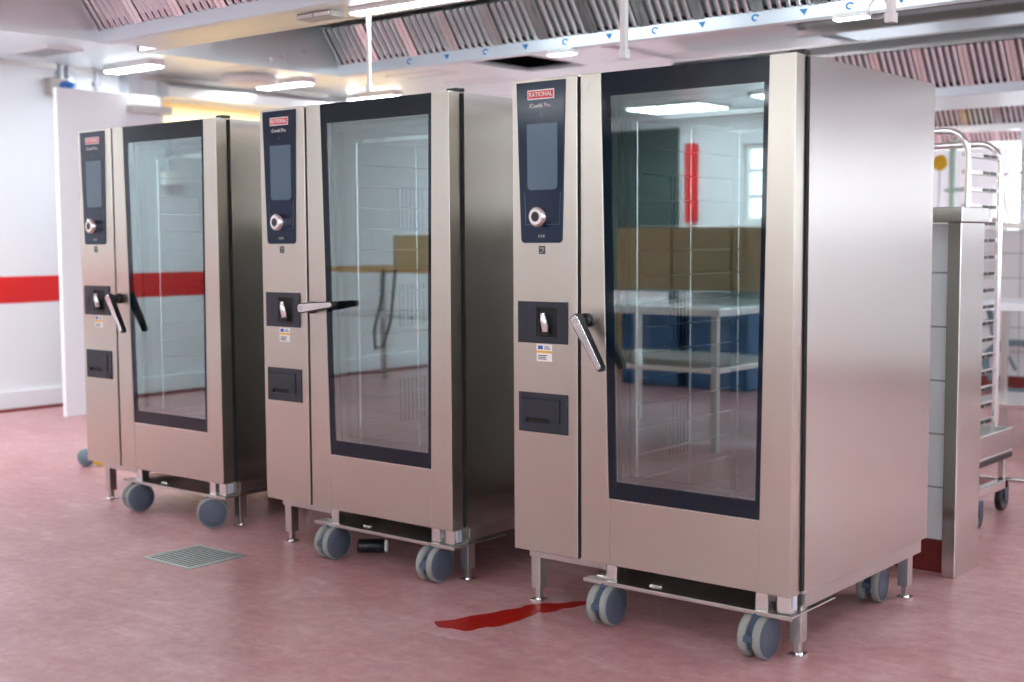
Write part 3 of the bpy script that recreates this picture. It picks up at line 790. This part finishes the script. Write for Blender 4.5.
po = thing('pipe_offcut', 'short black pipe with a white end lying under the middle oven', 'pipe', (-3.80, 3.70, .028), R(38))
MB().lathe([(.0001, -.06), (.026, -.06), (.028, -.055), (.028, .05), (.026, .052)], (0, 0, 0), 'x', 20).build('tube', 'black', po)
MB().lathe([(.026, .05), (.027, .062), (.024, .066), (.0001, .064)], (0, 0, 0), 'x', 20).build('end_cap', 'whiteplastic', po)
sq = thing('floor_tool', 'yellow bar with a grey round end lying behind the farthest oven', 'tool', (-6.60, 4.14, 0), R(30))
MB().lathe([(.0001, -.02), (.045, -.02), (.05, -.012), (.05, .012), (.045, .02), (.0001, .02)], (.02, 0, .05), 'y', 22).build('end_roller', 'hose', sq)
m = MB().tube([(.03, 0, .04), (.10, .0, .016), (.8, .0, .014)], .013, 10); m.build('bar', 'yellow', sq)

# ------------------------------------------------------------------ tray trolley behind the low wall
tt = thing('tray_trolley', 'tall tubular steel tray trolley standing behind the low tiled wall', 'trolley', (-2.09, 5.84, 0))
def arch(y, z):
    r = .10; xa, xb = -.56, 0
    pts = [(xb, y, .36)]+[(xb-r+r*math.cos(R(a)), y, z-r+r*math.sin(R(a))) for a in range(0, 91, 15)]+[(xa+r-r*math.sin(R(a)), y, z-r+r*math.cos(R(a))) for a in range(0, 91, 15)]+[(xa, y, .36)]
    return MB().tube(pts, .0145, 12).build('arch_frame', 'chrome', tt)
arch(-.215, 1.735); arch(.185, 1.70)
for k in range(17):
    z = 1.635-k*.0745
    for x in (0, -.56):
        s = 1 if x < 0 else -1
        m = MB().box(min(x, x+s*.028), -.215, z-.012, max(x, x+s*.028), .185, z+.006)
        for yy in (-.03, .06): m.box(min(x, x+s*.026)-.003, yy, z-.010, max(x, x+s*.026)+.003, yy+.07, z+.004, 1)
        m.build('tray_rail', ['frame', 'black'], tt)
m = MB().box(-.62, -.30, .285, .06, .26, .30); 
for a in ((-.62, -.30, .06, -.29), (-.62, .25, .06, .26), (-.62, -.30, -.61, .26), (.05, -.30, .06, .26)): m.box(a[0], a[1], .30, a[2], a[3], .40)
m.build('drip_tray', 'bright', tt, bevel=.004)
box(-.60, -.28, .262, .064, .25, .284).build('bumper', 'black', tt, bevel=.004)
m = MB().box(-.60, -.25, .125, .06, -.21, .165).box(-.60, .17, .125, .06, .21, .165).box(.02, -.25, .125, .06, .21, .165).box(-.60, -.25, .125, -.56, .21, .165)
for x in (-.59, .02):
    for y in (-.25, .18): m.box(x, y, .165, x+.03, y+.03, .285)
m.build('chassis', 'bright', tt, bevel=.003)
m = MB().tube([(.04, .2, .16), (.14, .22, .16), (.34, .22, .16), (.40, .20, .16)], .011, 10); m.build('push_bar', 'chrome', tt)
for x, y in ((.05, -.20), (.0, .27), (-.55, -.20), (-.55, .27)):
    c = MB().box(-.022, -.03, .10, .022, .03, .125).prism([(-.03, .11), (.03, .11), (.012, .05), (-.012, .05)], 'x', -.024, -.019).prism([(-.03, .11), (.03, .11), (.012, .05), (-.012, .05)], 'x', .019, .024)
    o = c.build('caster', 'housing', tt); o.location = (x+.01, y, 0)
    MB().lathe([(.03, -.015), (.054, -.015), (.058, -.010), (.058, .010), (.054, .015), (.03, .015), (.028, .008), (.0001, .008)], (0, 0, .058), 'x', 28).lathe([(.0001, -.008), (.028, -.008), (.03, -.015)], (0, 0, .058), 'x', 28, 1).build('wheel', ['black', 'rubber'], o)

# ------------------------------------------------------------------ work table and wash area at the right rear
def work_table(name, label, x0, x1, y0, y1, z, us=.26, loc=None, top='bright'):
    t = thing(name, label, 'table', ((x0+x1)/2, (y0+y1)/2, 0), 0, 'steel work tables')
    a, b = (x1-x0)/2, (y1-y0)/2
    m = MB().box(-a, -b, z-.045, a, b, z)
    m.build('tabletop', top, t, bevel=.004)
    m = MB().box(-a+.04, -b+.04, us-.03, a-.04, b-.04, us); m.build('undershelf', 'bright', t, bevel=.003)
    for x in (-a+.03, a-.07):
        for y in (-b+.03, b-.07): box(x, y, 0, x+.04, y+.04, z-.045).build('leg', 'frame', t, bevel=.002)
    return t
work_table('work_table', 'white topped steel table with undershelf at the right edge, behind the tray trolley', -2.98, -.6, 7.9, 8.65, .88, .27, top='panelwhite')
hz = thing('water_hose', 'grey blue hose coiled on the floor against the far tiled wall', 'hose', (-3.55, 10.72, 0))
pts = []
for i in range(60):
    a = i/59*2*PI*2.2; rr = .20+.012*math.sin(3*a); pts.append((rr*math.cos(a)*1.25, .02*math.sin(a)-.03+i*.0008, .235+rr*math.sin(a)))
MB().tube(pts, .028, 10).build('coil', 'hose', hz)
MB().tube([(-.22, 0, .62), (-.20, -.02, .5), (-.12, -.03, .36), (-.05, -.03, .3), (.0, -.02, .2)], .016, 8).build('riser', 'hose', hz)
MB().box(-.27, -.02, .56, -.17, .05, .60).tube([(-.22, .05, .58), (-.22, 0, .64), (-.22, -.05, .7)], .025, 10).build('valve', 'hose', hz)
fa = thing('spray_faucet', 'slim curved spray faucet above the far tiled wall at the right edge', 'faucet', (-3.85, 10.98, 1.395))
MB().tube([(0, 0, 0), (0, 0, .30)]+[(.16-.16*math.cos(R(a)), 0, .30+.11*math.sin(R(a))) for a in range(15, 181, 15)]+[(.32, 0, .2)], .012, 10).build('gooseneck', 'chrome', fa)
MB().lathe([(.035, 0), (.03, .03), (.015, .05)], (0, 0, 0), 'z', 16).build('collar', 'chrome', fa)
br = tag(MB().tube([(0, 0, .42), (.11, 0, 0)], .012, 8).build('brace_bar', 'whiteplastic'), 'slanting white bar leaning above the far tiled wall', 'bar'); br.location = (-3.84, 11.02, 1.39)
sg = thing('yellow_sign', 'round yellow disc on a thin stand above the far wall, left of the trolley frame', 'sign', (-4.33, 11.0, 1.395))
MB().lathe([(.0001, -.012), (.062, -.012), (.068, 0), (.062, .012), (.0001, .012)], (0, 0, .515), 'y', 20).build('disc', 'yellow', sg)
MB().tube([(0, 0, 0), (0, 0, .45)], .012, 8).build('post', 'zinc', sg)
gp = tag(MB().tube([(0, 0, 0), (0, 0, .62), (.02, 0, .72)], .03, 10).tube([(-.06, 0, .29), (.12, 0, .29)], .018, 8).build('green_pipe', 'green'), 'pale green pipe standing above the far wall beside the yellow disc', 'pipe'); gp.location = (-4.22, 11.0, 1.39)
cp_ = tag(MB().tube([(0, 0, 0), (0, 0, 2.6)], .035, 10).build('rear_conduit', 'zinc'), 'grey vertical pipe in the far right background beside the bright window', 'pipe'); cp_.location = (-3.82, 11.6, 0)

# ------------------------------------------------------------------ the room in front of the ovens (seen mirrored in their glass)
t1 = work_table('work_table', 'steel work table mirrored in the nearest oven glass', -5.2, -3.9, -.9, .2, .86, .5)
t2 = work_table('work_table', 'steel work table with cardboard box mirrored in the middle oven glass', -8.75, -7.35, -1.5, -.7, 1.05, .65, top='wood')
def carton(x, y, z, w, d, h, rz, label):
    t = thing('cardboard_box', label, 'box', (x, y, z), rz, 'cardboard boxes near the blue crates')
    box(-w/2, -d/2, 0, w/2, d/2, h).build('carton', 'card', t, bevel=.004)
    box(-w/2-.001, -.03, h*.6, w/2+.001, .03, h-.001).build('tape', 'wood', t)
carton(-7.75, -1.1, 1.05, .5, .4, .27, .1, 'cardboard box on the wood topped table mirrored in the middle oven')
def crate(x, y, z, rz, label):
    t = thing('plastic_crate', label, 'crate', (x, y, z), rz, 'blue stacking crates')
    m = MB(); a, b, h = .29, .19, .265
    m.box(-a, -b, 0, a, b, .012)
    for q in ((-a, -b, a, -b+.012), (-a, b-.012, a, b), (-a, -b, -a+.012, b), (a-.012, -b, a, b)): m.box(q[0], q[1], 0, q[2], q[3], h)
    m.box(-a-.012, -b-.012, h-.03, a+.012, -b, h); m.box(-a-.012, b, h-.03, a+.012, b+.012, h)
    for i in range(5): m.box(-a+.06+i*.11, -b-.010, .02, -a+.085+i*.11, -b, h-.03); m.box(-a+.06+i*.11, b, .02, -a+.085+i*.11, b+.010, h-.03)
    m.build('shell', 'bluecrate', t)
for i in range(2):
    for k in range(3):
        crate(-6.25+i*.66, -2.9, k*.268, 0, 'blue plastic crate in the %s stack, %s, mirrored in the nearest oven' % (('left', 'right')[i], ('lowest', 'second up', 'topmost')[k]))
for i in range(3):
    for k in range(2):
        carton(-6.75+i*.62, -3.6, k*.69, .6, .45, .69, 0, 'tall brown carton %s of its stack behind the blue crates, %s' % (('at the bottom', 'on top')[k], ('left one', 'middle one', 'right one')[i]))
rp_ = tag(MB().box(-.07, -.03, 0, .07, .03, .86).build('red_wall_panel', 'red', bevel=.006), 'narrow upright red panel on the front wall, mirrored in the nearest oven', 'panel'); rp_.location = (-7.55, YF+.03, 1.46)
dr_ = struct(box(-9.1, YF, 0, -7.72, YF+.05, 2.5).build('door_1', 'greydoor', bevel=.005))
box(-7.92, YF+.05, 1.0, -7.82, YF+.09, 1.03).build('door_handle', 'chrome', dr_)
def pan(x, y, z, rz, label):
    t = thing('steel_pan', label, 'pan', (x, y, z), rz, 'steel pans on the mirrored table')
    m = MB(); a, b, h = .26, .16, .065
    m.box(-a, -b, 0, a, b, .004)
    for q in ((-a, -b, a, -b+.004), (-a, b-.004, a, b), (-a, -b, -a+.004, b), (a-.004, -b, a, b)): m.box(q[0], q[1], 0, q[2], q[3], h)
    m.box(-a-.015, -b-.015, h, a+.015, -b, h+.003).box(-a-.015, b, h, a+.015, b+.015, h+.003).box(-a-.015, -b, h, -a, b, h+.003).box(a, -b, h, a+.015, b, h+.003)
    m.build('basin', 'chrome', t)
pan(-4.95+.08, -.60, .86, .1, 'shallow steel pan on the far end of the table mirrored in the nearest oven')
pan(-4.22, -.62, .86, -.15, 'shallow steel pan in the middle of the table mirrored in the nearest oven')
# looped cable under the table
lc = tag(MB().tube([(0, 0, .62), (-.02, 0, .4), (-.10, .02, .1), (-.06, .05, -.05), (.05, .06, -.02), (.12, .04, .2), (.14, 0, .62)], .012, 8).build('hanging_cable', 'black'), 'dark looped cable hanging at the table mirrored in the middle oven', 'cable'); lc.location = (-7.86, -.66, .42)

# ------------------------------------------------------------------ daylight, camera, view
w = bpy.data.worlds.new('sky'); S.world = w; w.use_nodes = True
bg = w.node_tree.nodes['Background']; bg.inputs['Color'].default_value = (.86, .93, 1, 1); bg.inputs['Strength'].default_value = 5.0

cam = bpy.data.cameras.new('camera'); co = bpy.data.objects.new('camera', cam); COL.objects.link(co); S.camera = co
co.matrix_world = Matrix((( rt.x, up.x, -fw.x, 0), (rt.y, up.y, -fw.y, 0), (rt.z, up.z, -fw.z, HC), (0, 0, 0, 1)))
cam.sensor_width = 36; cam.lens = F_/1024*36; cam.clip_start = .05; cam.clip_end = 100
cam.dof.use_dof = True; cam.dof.focus_distance = 4.5; cam.dof.aperture_fstop = 2.2
S.view_settings.view_transform = 'Standard'; S.view_settings.look = 'None'
S.view_settings.gamma = 1; S.view_settings.use_curve_mapping = False; S.view_settings.exposure = 0.22
S.cycles.max_bounces = 12; S.cycles.glossy_bounces = 6; S.cycles.transparent_max_bounces = 12; S.cycles.diffuse_bounces = 4
S.cycles.sample_clamp_indirect = 8
